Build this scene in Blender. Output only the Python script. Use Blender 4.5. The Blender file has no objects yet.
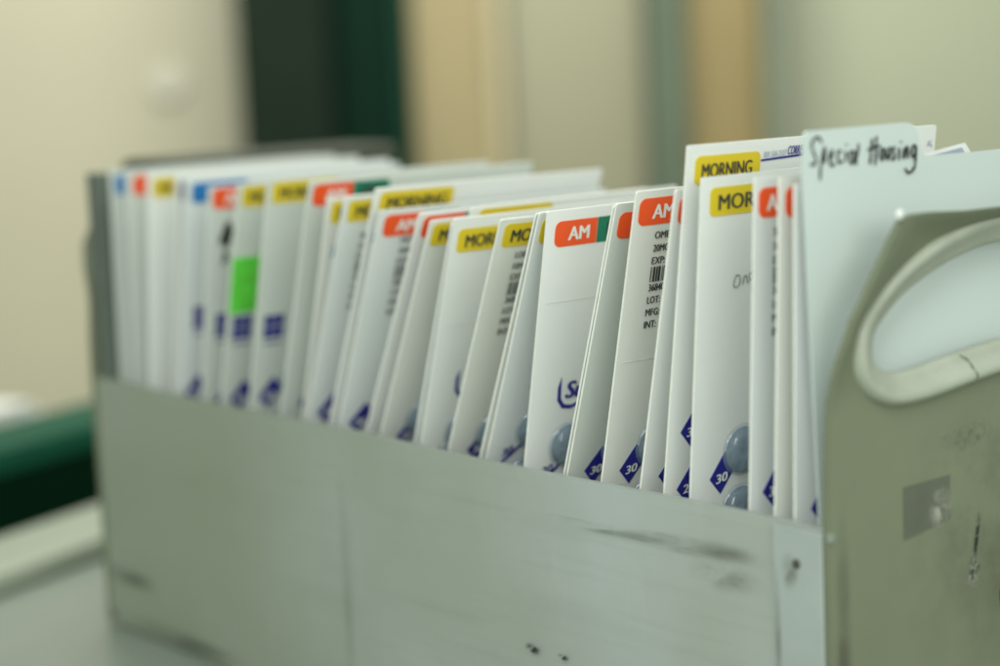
import bpy, bmesh, math, random
from mathutils import Vector, Matrix
random.seed(7)
S = bpy.context.scene
COL = S.collection
R_ = math.radians

# ------------------------------------------------------------------ camera
# world axes: X = width of the bin, Y = its length (away to the left), Z = up, metres
cam = bpy.data.cameras.new("camera")
cam_ob = bpy.data.objects.new("camera", cam)
COL.objects.link(cam_ob)
rx = Vector((0.77812176, -0.62652506, -0.04464162))
dn = Vector((-0.121387, -0.08026409, -0.98935478))
fw = Vector((0.61627244, 0.7752574, -0.13850723))
M = Matrix(((rx.x, -dn.x, -fw.x), (rx.y, -dn.y, -fw.y), (rx.z, -dn.z, -fw.z))).to_4x4()
M.translation = Vector((-0.5946826, -0.53985166, 0.36546984))
cam_ob.matrix_world = M
cam.sensor_width = 36.0
cam.lens = 1980 * 36 / 1000
cam.clip_start = 0.02
cam.clip_end = 60
cam.dof.use_dof = True
cam.dof.focus_distance = 0.918
cam.dof.aperture_fstop = 3.0
cam.dof.aperture_blades = 0
S.camera = cam_ob

# ------------------------------------------------------------------ light and exposure
W = bpy.data.worlds.new("World")
S.world = W
W.use_nodes = True
W.node_tree.nodes["Background"].inputs[0].default_value = (0.80, 0.90, 0.84, 1)
W.node_tree.nodes["Background"].inputs[1].default_value = 0.60
S.view_settings.view_transform = 'Standard'
S.view_settings.look = 'None'
S.view_settings.gamma = 1.0
S.view_settings.exposure = 0.0


def area(name, loc, target, sx, sy, power, color):
    l = bpy.data.lights.new(name, 'AREA')
    l.shape = 'RECTANGLE'
    l.size = sx
    l.size_y = sy
    l.energy = power
    l.color = color
    o = bpy.data.objects.new(name, l)
    COL.objects.link(o)
    o.location = loc
    d = Vector(target) - Vector(loc)
    o.rotation_euler = d.to_track_quat('-Z', 'Y').to_euler()
    return o


# unseen fluorescent ceiling lamps, one further back over the wall, and an added front fill
area("unseen_lamp", (-0.85, -0.60, 0.95), (0.0, 0.0, 0.08), 0.30, 0.8, 11.5, (0.95, 1.0, 0.97))  # unseen overhead light, set low and near for falloff along the bin side
area("unseen_lamp", (-0.75, -1.9, 0.85), (0.05, 0.05, 0.2), 1.5, 0.8, 18, (0.97, 1.0, 0.95))  # added low fill to brighten the card fronts, not a ceiling fixture
area("unseen_lamp", (1.30, -1.15, 1.40), (0.05, 0.1, 0.2), 1.3, 0.045, 4.5, (0.97, 1.0, 0.97))
area("unseen_lamp", (0.9, 1.5, 1.55), (1.1, 1.9, 0.0), 1.3, 0.4, 38, (1.0, 0.98, 0.92))


# ------------------------------------------------------------------ materials
def new_mat(name):
    m = bpy.data.materials.new(name)
    m.use_nodes = True
    nt = m.node_tree
    return m, nt, nt.nodes["Principled BSDF"]


def mat(name, col, rough=0.5, var=0.06, scale=30.0, bump=0.0, bscale=400.0, spec=0.5, stretch=(1, 1, 1)):
    m, nt, b = new_mat(name)
    tc = nt.nodes.new("ShaderNodeTexCoord")
    mp = nt.nodes.new("ShaderNodeMapping")
    mp.inputs["Scale"].default_value = stretch
    nt.links.new(tc.outputs["Object"], mp.inputs[0])
    n = nt.nodes.new("ShaderNodeTexNoise")
    n.inputs["Scale"].default_value = scale
    n.inputs["Detail"].default_value = 5
    nt.links.new(mp.outputs[0], n.inputs["Vector"])
    r = nt.nodes.new("ShaderNodeValToRGB")
    r.color_ramp.elements[0].position = 0.3
    r.color_ramp.elements[1].position = 0.7
    r.color_ramp.elements[0].color = tuple(c * (1 - var) for c in col) + (1,)
    r.color_ramp.elements[1].color = tuple(min(1, c * (1 + var)) for c in col) + (1,)
    nt.links.new(n.outputs["Fac"], r.inputs[0])
    nt.links.new(r.outputs[0], b.inputs["Base Color"])
    b.inputs["Roughness"].default_value = rough
    b.inputs["Specular IOR Level"].default_value = spec
    if bump:
        n2 = nt.nodes.new("ShaderNodeTexNoise")
        n2.inputs["Scale"].default_value = bscale
        nt.links.new(tc.outputs["Object"], n2.inputs["Vector"])
        bp = nt.nodes.new("ShaderNodeBump")
        bp.inputs["Strength"].default_value = bump
        bp.inputs["Distance"].default_value = 0.0006
        nt.links.new(n2.outputs["Fac"], bp.inputs["Height"])
        nt.links.new(bp.outputs[0], b.inputs["Normal"])
    return m


def stain(name, col, dens, scale, stretch=(1, 1, 1), soft=0.45, hard=0.18):
    """a dirt mark: noise breaks it up, its own outline fades out (Generated coordinates)"""
    m, nt, b = new_mat(name)
    b.inputs["Base Color"].default_value = col + (1,)
    b.inputs["Roughness"].default_value = 0.7
    tc = nt.nodes.new("ShaderNodeTexCoord")
    # radial falloff from the centre of the mark
    mp = nt.nodes.new("ShaderNodeMapping")
    mp.inputs["Location"].default_value = (-0.5, -0.5, -0.5)
    nt.links.new(tc.outputs["Generated"], mp.inputs[0])
    ln = nt.nodes.new("ShaderNodeVectorMath")
    ln.operation = 'LENGTH'
    nt.links.new(mp.outputs[0], ln.inputs[0])
    mr = nt.nodes.new("ShaderNodeMapRange")
    mr.interpolation_type = 'SMOOTHSTEP'
    mr.inputs["From Min"].default_value = 0.5
    mr.inputs["From Max"].default_value = 0.08
    nt.links.new(ln.outputs["Value"], mr.inputs["Value"])
    mp2 = nt.nodes.new("ShaderNodeMapping")
    mp2.inputs["Scale"].default_value = stretch
    nt.links.new(tc.outputs["Object"], mp2.inputs[0])
    n = nt.nodes.new("ShaderNodeTexNoise")
    n.inputs["Scale"].default_value = scale
    n.inputs["Detail"].default_value = 6
    n.inputs["Roughness"].default_value = 0.65
    nt.links.new(mp2.outputs[0], n.inputs["Vector"])
    mr2 = nt.nodes.new("ShaderNodeMapRange")
    mr2.inputs["From Min"].default_value = soft
    mr2.inputs["From Max"].default_value = soft + hard
    nt.links.new(n.outputs["Fac"], mr2.inputs["Value"])
    mu = nt.nodes.new("ShaderNodeMath")
    mu.operation = 'MULTIPLY'
    nt.links.new(mr.outputs[0], mu.inputs[0])
    nt.links.new(mr2.outputs[0], mu.inputs[1])
    mu2 = nt.nodes.new("ShaderNodeMath")
    mu2.operation = 'MULTIPLY'
    mu2.inputs[1].default_value = dens
    nt.links.new(mu.outputs[0], mu2.inputs[0])
    nt.links.new(mu2.outputs[0], b.inputs["Alpha"])
    return m


BOARD = [mat("card_board_a", (0.70, 0.72, 0.68), 0.5, 0.02, 8),
         mat("card_board_b", (0.73, 0.745, 0.71), 0.5, 0.02, 8),
         mat("card_board_c", (0.65, 0.685, 0.66), 0.5, 0.02, 8),
         mat("card_board_d", (0.66, 0.675, 0.615), 0.5, 0.02, 8),
         mat("card_board_e", (0.55, 0.59, 0.535), 0.5, 0.03, 8)]
EDGE = mat("card_edge", (0.82, 0.82, 0.74), 0.6, 0.05, 200)
YEL = mat("yellow_print", (0.66, 0.50, 0.015), 0.4, 0.03, 60)
ORA = mat("orange_print", (0.80, 0.085, 0.012), 0.4, 0.03, 60)
GRN = mat("green_print", (0.006, 0.17, 0.095), 0.4, 0.03, 60)
BLU = mat("blue_label_print", (0.012, 0.16, 0.42), 0.4, 0.03, 60)
PUR = mat("purple_print", (0.09, 0.07, 0.17), 0.4, 0.03, 60)
INK = mat("black_print", (0.035, 0.037, 0.03), 0.5, 0.1, 200)
FADED = mat("grey_print", (0.15, 0.16, 0.15), 0.5, 0.25, 900)
CREASE = mat("card_crease", (0.62, 0.64, 0.60), 0.5, 0.05, 60)
WHT = mat("white_print", (0.74, 0.75, 0.70), 0.5, 0.03, 60)
NAVY = mat("navy_print", (0.015, 0.018, 0.21), 0.4, 0.05, 60)
LBLU = mat("pale_blue_print", (0.22, 0.38, 0.55), 0.5, 0.05, 60)
PAD = mat("grey_blue_print", (0.33, 0.38, 0.47), 0.5, 0.05, 60)
STICK = mat("green_sticker_paper", (0.11, 0.60, 0.05), 0.5, 0.16, 130)
MARKER = mat("black_marker", (0.02, 0.021, 0.018), 0.5, 0.3, 700)
PENCIL = mat("pencil", (0.22, 0.23, 0.22), 0.6, 0.3, 900)
DIVW = mat("white_divider_plastic", (0.53, 0.60, 0.56), 0.32, 0.015, 6)
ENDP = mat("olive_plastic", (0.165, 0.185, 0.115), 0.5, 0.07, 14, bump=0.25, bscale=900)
GRIPM = mat("worn_pale_plastic", (0.35, 0.375, 0.295), 0.42, 0.09, 60, bump=0.3, bscale=500)
DARKBOARD = mat("dark_grey_board", (0.11, 0.135, 0.105), 0.6, 0.1, 30)
RUST = mat("rust_dark", (0.05, 0.05, 0.035), 0.7, 0.3, 300)
CRACK = mat("crack_dark", (0.10, 0.10, 0.06), 0.8, 0.2, 200)


def side_material():
    m, nt, b = new_mat("grey_side_plastic")
    tc = nt.nodes.new("ShaderNodeTexCoord")
    col = None
    base = nt.nodes.new("ShaderNodeRGB")
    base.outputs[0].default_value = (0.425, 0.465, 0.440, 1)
    col = base.outputs[0]
    for sc, st, lo, hi, c2, amt in (
            (5, (1, 1, 1), 0.40, 0.75, (0.30, 0.33, 0.25), 0.7),
            (30, (1, 0.25, 2.2), 0.52, 0.80, (0.26, 0.29, 0.24), 0.30),
            (160, (1, 0.06, 1.5), 0.55, 0.78, (0.27, 0.30, 0.25), 0.30),
            (60, (1, 1, 0.2), 0.60, 0.8, (0.48, 0.50, 0.44), 0.35)):
        mp = nt.nodes.new("ShaderNodeMapping")
        mp.inputs["Scale"].default_value = st
        mp.inputs["Location"].default_value = (sc * .37, sc * .11, 0)
        nt.links.new(tc.outputs["Object"], mp.inputs[0])
        n = nt.nodes.new("ShaderNodeTexNoise")
        n.inputs["Scale"].default_value = sc
        n.inputs["Detail"].default_value = 6
        nt.links.new(mp.outputs[0], n.inputs["Vector"])
        mr = nt.nodes.new("ShaderNodeMapRange")
        mr.inputs["From Min"].default_value = lo
        mr.inputs["From Max"].default_value = hi
        mr.inputs["To Max"].default_value = amt
        nt.links.new(n.outputs["Fac"], mr.inputs["Value"])
        mx = nt.nodes.new("ShaderNodeMixRGB")
        mx.inputs[2].default_value = c2 + (1,)
        nt.links.new(mr.outputs[0], mx.inputs[0])
        nt.links.new(col, mx.inputs[1])
        col = mx.outputs[0]
    # uneven yellowing plus light falloff painted in: darker olive towards the far end
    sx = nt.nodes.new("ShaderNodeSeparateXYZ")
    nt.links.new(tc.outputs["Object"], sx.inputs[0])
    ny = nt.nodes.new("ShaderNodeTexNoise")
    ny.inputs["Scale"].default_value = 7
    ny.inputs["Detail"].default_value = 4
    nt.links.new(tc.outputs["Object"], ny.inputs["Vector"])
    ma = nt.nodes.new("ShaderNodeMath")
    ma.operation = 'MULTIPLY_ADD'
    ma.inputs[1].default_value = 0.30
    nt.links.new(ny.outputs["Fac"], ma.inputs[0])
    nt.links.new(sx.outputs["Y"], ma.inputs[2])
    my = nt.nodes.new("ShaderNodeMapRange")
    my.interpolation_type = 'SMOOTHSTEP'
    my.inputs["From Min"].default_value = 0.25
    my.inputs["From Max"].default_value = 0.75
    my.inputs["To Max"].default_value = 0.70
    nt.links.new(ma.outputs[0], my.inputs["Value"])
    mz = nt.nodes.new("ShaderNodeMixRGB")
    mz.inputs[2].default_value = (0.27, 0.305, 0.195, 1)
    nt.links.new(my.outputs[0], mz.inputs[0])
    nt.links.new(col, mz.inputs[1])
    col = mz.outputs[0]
    nt.links.new(col, b.inputs["Base Color"])
    b.inputs["Roughness"].default_value = 0.42
    n2 = nt.nodes.new("ShaderNodeTexNoise")
    n2.inputs["Scale"].default_value = 45
    nt.links.new(tc.outputs["Object"], n2.inputs["Vector"])
    bp = nt.nodes.new("ShaderNodeBump")
    bp.inputs["Strength"].default_value = 0.25
    bp.inputs["Distance"].default_value = 0.001
    nt.links.new(n2.outputs["Fac"], bp.inputs["Height"])
    nt.links.new(bp.outputs[0], b.inputs["Normal"])
    return m


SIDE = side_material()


def blister_material():
    m, nt, b = new_mat("clear_blister_plastic")
    b.inputs["Base Color"].default_value = (0.35, 0.45, 0.52, 1)
    b.inputs["Roughness"].default_value = 0.07
    b.inputs["Alpha"].default_value = 0.30
    b.inputs["Coat Weight"].default_value = 1.0
    b.inputs["Coat Roughness"].default_value = 0.04
    n = nt.nodes.new("ShaderNodeTexNoise")
    n.inputs["Scale"].default_value = 120
    tc = nt.nodes.new("ShaderNodeTexCoord")
    nt.links.new(tc.outputs["Object"], n.inputs["Vector"])
    bp = nt.nodes.new("ShaderNodeBump")
    bp.inputs["Strength"].default_value = 0.5
    bp.inputs["Distance"].default_value = 0.002
    nt.links.new(n.outputs["Fac"], bp.inputs["Height"])
    nt.links.new(bp.outputs[0], b.inputs["Normal"])
    return m


BLIS = blister_material()


def foil_material():
    m, nt, b = new_mat("blister_foil")
    tc = nt.nodes.new("ShaderNodeTexCoord")
    v = nt.nodes.new("ShaderNodeTexVoronoi")
    v.inputs["Scale"].default_value = 190
    oi = nt.nodes.new("ShaderNodeObjectInfo")
    ad = nt.nodes.new("ShaderNodeVectorMath")
    ad.operation = 'ADD'
    nt.links.new(tc.outputs["Object"], ad.inputs[0])
    nt.links.new(oi.outputs["Location"], ad.inputs[1])
    nt.links.new(ad.outputs[0], v.inputs["Vector"])
    r = nt.nodes.new("ShaderNodeValToRGB")
    r.color_ramp.elements[0].color = (0.10, 0.15, 0.185, 1)
    r.color_ramp.elements[1].color = (0.26, 0.34, 0.40, 1)
    nt.links.new(v.outputs["Distance"], r.inputs[0])
    r.color_ramp.elements[1].position = 0.9
    nt.links.new(r.outputs[0], b.inputs["Base Color"])
    b.inputs["Roughness"].default_value = 0.25
    b.inputs["Metallic"].default_value = 0.35
    bp = nt.nodes.new("ShaderNodeBump")
    bp.inputs["Strength"].default_value = 0.6
    bp.inputs["Distance"].default_value = 0.002
    nt.links.new(v.outputs["Distance"], bp.inputs["Height"])
    nt.links.new(bp.outputs[0], b.inputs["Normal"])
    return m


FOIL = foil_material()


# ------------------------------------------------------------------ builders
def link(name, me, m, parent=None):
    o = bpy.data.objects.new(name, me)
    COL.objects.link(o)
    if m:
        if len(me.materials) == 0:
            for k in (m if isinstance(m, (list, tuple)) else [m]):
                me.materials.append(k)
    if parent:
        o.parent = parent
    return o


def empty(name, loc, rot=(0, 0, 0)):
    o = bpy.data.objects.new(name, None)
    o.empty_display_size = 0.02
    COL.objects.link(o)
    o.location = loc
    o.rotation_euler = rot
    return o


def tag(o, label, cat, group=None, kind=None):
    if label: o["label"] = label
    if cat: o["category"] = cat
    if group: o["group"] = group
    if kind: o["kind"] = kind
    return o


def box_me(name, x0, x1, y0, y1, z0, z1, bev=0.0, seg=2):
    bm = bmesh.new()
    bmesh.ops.create_cube(bm, size=1.0)
    for v in bm.verts:
        v.co = Vector((x0 + (v.co.x + .5) * (x1 - x0), y0 + (v.co.y + .5) * (y1 - y0), z0 + (v.co.z + .5) * (z1 - z0)))
    if bev:
        bmesh.ops.bevel(bm, geom=bm.edges[:], offset=bev, segments=seg, affect='EDGES', profile=0.5)
    me = bpy.data.meshes.new(name)
    bm.to_mesh(me)
    bm.free()
    return me


def prism_me(name, pts, y_front, y_back):
    """outline in the xz plane extruded along y (front is the smaller y)"""
    n = len(pts)
    vs = [(x, y_front, z) for x, z in pts] + [(x, y_back, z) for x, z in pts]
    fs = [tuple(range(n)), tuple(range(2 * n - 1, n - 1, -1))]
    for i in range(n):
        j = (i + 1) % n
        fs.append((i, i + n, j + n, j))
    me = bpy.data.meshes.new(name)
    me.from_pydata(vs, [], fs)
    bm = bmesh.new()
    bm.from_mesh(me)
    bmesh.ops.recalc_face_normals(bm, faces=bm.faces[:])
    bm.to_mesh(me)
    bm.free()
    return me


def rrect(x0, z0, x1, z1, rl, rr, n=6):
    """rounded rectangle, z0 bottom; left corners radius rl, right corners rr"""
    pts = []
    for cx, cz, r, a0 in ((x1 - rr, z1 - rr, rr, 0), (x0 + rl, z1 - rl, rl, 90), (x0 + rl, z0 + rl, rl, 180), (x1 - rr, z0 + rr, rr, 270)):
        if r < 1e-6:
            pts.append((cx, cz))
            continue
        for k in range(n + 1):
            a = R_(a0 + 90 * k / n)
            pts.append((cx + r * math.cos(a), cz + r * math.sin(a)))
    return pts


def curve_to_mesh(cu, name):
    o = bpy.data.objects.new("tmp", cu)
    COL.objects.link(o)
    dg = bpy.context.evaluated_depsgraph_get()
    me = bpy.data.meshes.new_from_object(o.evaluated_get(dg))
    me.name = name
    bpy.data.objects.remove(o)
    bpy.data.curves.remove(cu)
    return me


def text_me(s, x, z, h, w=None, y=-0.0006, bold=0.0, shear=0.0, rot=0.0, heavy=0.0):
    """flat lettering in the xz plane: left x, centre z, cap height h, total width w"""
    cu = bpy.data.curves.new("lettering", 'FONT')
    cu.body = s
    cu.size = 1.0
    cu.offset = bold
    cu.resolution_u = 3
    me = curve_to_mesh(cu, "lettering")
    xs = [v.co.x for v in me.vertices]
    ys = [v.co.y for v in me.vertices]
    x0, x1, y0, y1 = min(xs), max(xs), min(ys), max(ys)
    k = h / (y1 - y0)
    kx = (w / (x1 - x0)) if w else k
    c, sn = math.cos(rot), math.sin(rot)
    base = [v.co.copy() for v in me.vertices]
    polys = [tuple(p.vertices) for p in me.polygons]
    vs, fs = [], []
    steps = (0,) if heavy == 0 else (-1, 0, 1)
    for q, st in enumerate(steps):          # bold: three copies a hair apart
        n0 = len(vs)
        for co in base:
            a = (co.x - x0) * kx + st * heavy
            b = (co.y - (y0 + y1) / 2) * k
            a += b * shear
            vs.append((x + a * c - b * sn, y - q * 0.00002, z + a * sn + b * c))
        fs += [tuple(n0 + i for i in p) for p in polys]
    bpy.data.meshes.remove(me)
    me = bpy.data.meshes.new("lettering")
    me.from_pydata(vs, [], fs)
    return me


def strokes_me(name, strokes, width, y=-0.0008, wvar=0.0):
    """pen strokes: smooth flat ribbons in the xz plane"""
    bm = bmesh.new()
    k = 0
    for st in strokes:
        # Catmull-Rom resample
        P = [Vector(p) for p in st]
        Q = []
        for i in range(len(P) - 1):
            p0 = P[max(i - 1, 0)]; p1 = P[i]; p2 = P[i + 1]; p3 = P[min(i + 2, len(P) - 1)]
            for t in (0, .2, .4, .6, .8):
                Q.append(0.5 * ((2 * p1) + (p2 - p0) * t + (2 * p0 - 5 * p1 + 4 * p2 - p3) * t * t + (3 * p1 - p0 - 3 * p2 + p3) * t ** 3))
        Q.append(P[-1])
        yy = y - k * 0.00003
        k += 1
        # one disc per sample joined by quads
        L = []
        for i, q in enumerate(Q):
            a = Q[max(i - 1, 0)]; b = Q[min(i + 1, len(Q) - 1)]
            d = (b - a)
            d = d.normalized() if d.length > 1e-9 else Vector((1, 0))
            f = 1 + wvar * math.sin(i * 0.9 + k * 2.1)
            if i in (0, len(Q) - 1): f *= 0.55
            nrm = Vector((-d.y, d.x)) * width / 2 * f
            L.append((bm.verts.new((q.x + nrm.x, yy, q.y + nrm.y)), bm.verts.new((q.x - nrm.x, yy, q.y - nrm.y))))
        for (a, b), (c, d) in zip(L, L[1:]):
            bm.faces.new((a, b, d, c))
    me = bpy.data.meshes.new(name)
    bm.to_mesh(me)
    bm.free()
    return me


def dome_me(name, cx, cz, r, h, y0=-0.0003, nu=28, nv=8):
    """blister: steep-sided dome pushed out of the card's front (towards -y)"""
    vs = []
    fs = []
    prof = [(1.07, 0.0), (1.0, 0.05), (0.975, 0.38), (0.91, 0.62), (0.79, 0.80), (0.60, 0.92), (0.33, 0.98)]
    for pr, ph in prof:
        for k in range(nu):
            a = 2 * math.pi * k / nu
            vs.append((cx + r * pr * math.cos(a), y0 - h * ph, cz + r * pr * math.sin(a)))
    vs.append((cx, y0 - h, cz))
    for j in range(len(prof) - 1):
        for k in range(nu):
            k2 = (k + 1) % nu
            fs.append((j * nu + k, j * nu + k2, (j + 1) * nu + k2, (j + 1) * nu + k))
    j = (len(prof) - 1) * nu
    for k in range(nu):
        fs.append((j + k, j + (k + 1) % nu, len(vs) - 1))
    me = bpy.data.meshes.new(name)
    me.from_pydata(vs, [], fs)
    for p in me.polygons:
        p.use_smooth = True
    return me


# ------------------------------------------------------------------ the setting
floor = link("floor", box_me("floor", -5, 6, -5, 6, -0.98, -0.9), mat("vinyl_floor", (0.32, 0.32, 0.27), 0.4, 0.1, 3))
tag(floor, None, None, kind="structure")

# far background stands on a line square to the view, 3.4 m off
CX, CY = -0.5947, -0.5399
FX, FY = 0.62227, 0.78280
RX, RY = 0.78280, -0.62227
YAW = math.atan2(RY, RX)


def at(s, d):
    return (CX + FX * d + RX * s, CY + FY * d + RY * s)


def slab(name, s0, s1, d0, d1, z0, z1, m, parent=None, bev=0.0):
    """a box standing square to the view line: s sideways, d away from the viewpoint"""
    x, y = at(0, 0)
    me = box_me(name, s0, s1, d0, d1, z0, z1, bev)
    o = link(name, me, m, parent)
    if not parent:
        o.location = (x, y, 0)
        o.rotation_euler = (0, 0, YAW)
    return o


CREAM = mat("cream_wall_paint", (0.56, 0.53, 0.38), 0.55, 0.05, 1.5)
PALE = mat("pale_green_cream_paint", (0.43, 0.45, 0.315), 0.55, 0.04, 1.5)
wall = slab("back_wall", -3.2, 3.2, 3.55, 3.65, -0.9, 1.9, CREAM)
tag(wall, None, None, kind="structure")


def back_thing(name, label, cat, s0, s1, d0, d1, z0, z1):
    x, y = at((s0 + s1) / 2, (d0 + d1) / 2)
    return tag(empty(name, (x, y, z0), (0, 0, YAW)), label, cat), (s1 - s0) / 2, (d1 - d0) / 2, z1 - z0


def bpart(name, root, x0, x1, y0, y1, z0, z1, m, bev=0.004):
    return link(name, box_me(name, x0, x1, y0, y1, z0, z1, bev), m, root)


DKG = mat("dark_grey_green_paint", (0.006, 0.014, 0.007), 0.7, 0.15, 4, spec=0.15)
GREEN = mat("deep_green_paint", (0.001, 0.017, 0.008), 0.7, 0.1, 4, spec=0.12)
TAN = mat("tan_wood", (0.315, 0.26, 0.13), 0.5, 0.07, 3, stretch=(6, 6, 1))
BROWN = mat("brown_wood", (0.29, 0.225, 0.09), 0.5, 0.1, 3, stretch=(6, 6, 1))
POST = mat("grey_green_steel", (0.10, 0.135, 0.085), 0.5, 0.1, 5)
POSTL = mat("pale_grey_green_steel", (0.19, 0.22, 0.15), 0.5, 0.1, 5)

t, a, b, h = back_thing("tall_cabinet", "tall dark grey-green cabinet blurred in the background left of the green door", "cabinet", -0.415, -0.258, 3.30, 3.54, -0.9, 1.3)
bpart("body", t, -a, a, -b + .02, b, 0, h, DKG)
bpart("door", t, -a + .006, a - .006, -b - .002, -b + .018, 0.06, h - .02, mat("dark_cabinet_door", (0.007, 0.016, 0.008), 0.7, 0.2, 5, spec=0.15))
t, a, b, h = back_thing("green_door", "deep green door in the background between dark cabinet and tan wood door", "door", -0.256, -0.132, 3.36, 3.54, -0.9, 1.3)
bpart("door_panel", t, -a, a, -b + .03, b, 0, h, GREEN)
bpart("edge_strip", t, a - .022, a, -b, -b + .028, 0, h, mat("green_edge", (0.002, 0.035, 0.018), 0.6, 0.1, 4, spec=0.2))
t, a, b, h = back_thing("wooden_door", "light tan wooden door in the background right of the green door", "door", -0.130, 0.022, 3.38, 3.54, -0.9, 1.3)
bpart("door_panel", t, -a, a, -b + .02, b, 0, h, TAN)
bpart("frame", t, a - .02, a + .008, -b, -b + .018, 0, h, mat("pale_frame_wood", (0.42, 0.37, 0.22), 0.5, 0.06, 3))
t, a, b, h = back_thing("wall_panel", "pale greenish cream panel in the background between tan door and grey-green post", "panel", 0.034, 0.268, 3.42, 3.54, -0.9, 1.3)
bpart("panel", t, -a, a, -b, b, 0, h, mat("dim_green_cream_paint", (0.31, 0.30, 0.195), 0.55, 0.04, 1.5))
t, a, b, h = back_thing("steel_post", "darker wider grey-green post in the background left of the brown column", "post", 0.270, 0.330, 3.32, 3.42, -0.9, 1.3)
bpart("post", t, -a, a, -b, b, 0, h, POST)
t, a, b, h = back_thing("wooden_column", "brown wooden column in the background between the two grey-green posts", "column", 0.332, 0.458, 3.36, 3.54, -0.9, 1.3)
bpart("column", t, -a, a, -b, b, 0, h, BROWN)
t, a, b, h = back_thing("steel_post", "narrow paler grey-green post in the background right of the brown column", "post", 0.460, 0.492, 3.32, 3.42, -0.9, 1.3)
bpart("post", t, -a, a, -b, b, 0, h, POSTL)
t, a, b, h = back_thing("wall_panel", "wide pale greenish wall panel behind the handwritten divider tab", "panel", 0.494, 1.25, 3.44, 3.54, -0.9, 1.3)
bpart("panel", t, -a, a, -b, b, 0, h, PALE)

# pale round spot on the cream wall, built as a small disc
x, y = at(-0.567, 3.545)
bm = bmesh.new()
bmesh.ops.create_cone(bm, cap_ends=True, segments=40, radius1=0.032, radius2=0.028, depth=0.02)
bmesh.ops.rotate(bm, verts=bm.verts, matrix=Matrix.Rotation(R_(90), 3, 'X'))
me = bpy.data.meshes.new("wall_disc"); bm.to_mesh(me); bm.free()
wf = link("wall_disc", me, mat("pale_disc", (0.66, 0.64, 0.52), 0.4, 0.02, 5))
wf.location = (x, y, 0.345); wf.rotation_euler = (0, 0, YAW)
tag(wf, "small pale round disc blurred on the cream wall at upper left", "wall fitting")

# ------------------------------------------------------------------ table (its long edge runs 23 degrees off the bin)
TY = R_(23.3)
tx, ty = 0.078, 0.987        # a point on its far edge
table = empty("table", (tx, ty, -0.9), (0, 0, TY))
tag(table, "pale grey worktop with a raised cream rim under the white bin", "table")
TOP = mat("grey_laminate", (0.27, 0.31, 0.26), 0.35, 0.06, 5)
RIM = mat("cream_rim", (0.40, 0.44, 0.34), 0.45, 0.05, 5)
STEEL = mat("table_steel", (0.20, 0.22, 0.19), 0.4, 0.1, 8)
H = 0.9
bpart("tabletop", table, -1.3, 0.9, -1.9, -0.012, H - 0.035, H - 0.0005, TOP, 0.003)
bpart("rim", table, -1.3, 0.9, -0.166, -0.084, H + 0.0005, H + 0.017, RIM, 0.004)
bpart("back_board", table, -1.3, 0.9, -0.010, 0.0, H - 0.035, H - 0.0002, RIM, 0.001)
for lx in (-1.24, 0.84):
    for ly in (-1.84, -0.08):
        bpart("leg", table, lx - .025, lx + .025, ly - .025, ly + .025, 0, H - 0.037, STEEL, 0.003)
for ly in (-1.84, -0.08):
    bpart("apron", table, -1.20, 0.80, ly - .012, ly + .012, H - 0.10, H - 0.037, STEEL, 0.002)

# second counter behind with the green box and papers on it
counter = empty("counter", (tx, ty, -0.9), (0, 0, TY))
tag(counter, "low cream counter behind the worktop carrying the white paper stack", "counter")
bpart("countertop", counter, -1.2, 0.85, 0.012, 0.27, H - 0.04, H - 0.002, RIM, 0.003)
bpart("cabinet_body", counter, -1.17, 0.82, 0.03, 0.25, 0.0, H - 0.042, mat("counter_body", (0.34, 0.33, 0.25), 0.5, 0.06, 5), 0.003)

gb = empty("green_box", (tx, ty, 0.0), (0, 0, TY))
tag(gb, "long low dark green box on the worktop behind the bin's far end", "box")
bpart("body", gb, -0.85, 0.42, -0.045, 0.030, 0.0, 0.049, mat("dark_green_plastic", (0.001, 0.018, 0.007), 0.8, 0.1, 5, spec=0.05), 0.006)
bpart("lid", gb, -0.86, 0.43, -0.050, 0.034, 0.0495, 0.073, mat("lit_green_lid_plastic", (0.003, 0.080, 0.042), 0.6, 0.1, 5, spec=0.12), 0.006)  # overhead light on the top put into a lighter green than the body
pp = empty("paper_stack", (tx, ty, -0.0018), (0, 0, TY))
tag(pp, "stack of white papers lying behind the long green box at the left edge", "papers")
for k in range(7):
    bpart("sheet", pp, -0.40 + .006 * k, 0.27 - .012 * k, 0.125 + .001 * k, 0.22 - .003 * k, 0.0003 + k * 0.009, 0.0088 + k * 0.009, WHT, 0)

# dark box seen over the far cards
db = empty("dark_storage_box", (0.0, 0.0, 0.0), (0, 0, 0))
tag(db, "narrow dark grey-green box just behind the bin, showing over the far card tops", "box")

# ------------------------------------------------------------------ the bin
HT = 0.167      # height of its long side
LEN = 0.640
WID = 0.240
binr = empty("storage_bin", (0.0, 0.0, 0.0))
tag(binr, "open grey-white bin with a handle cut-out in its olive end, filled with cards", "storage bin")
SP = 0.0035


def lift(me, tz=0.0, tx=0.0, ty=0.0):
    for v in me.vertices:
        v.co += Vector((tx, ty, tz))
    return me


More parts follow.
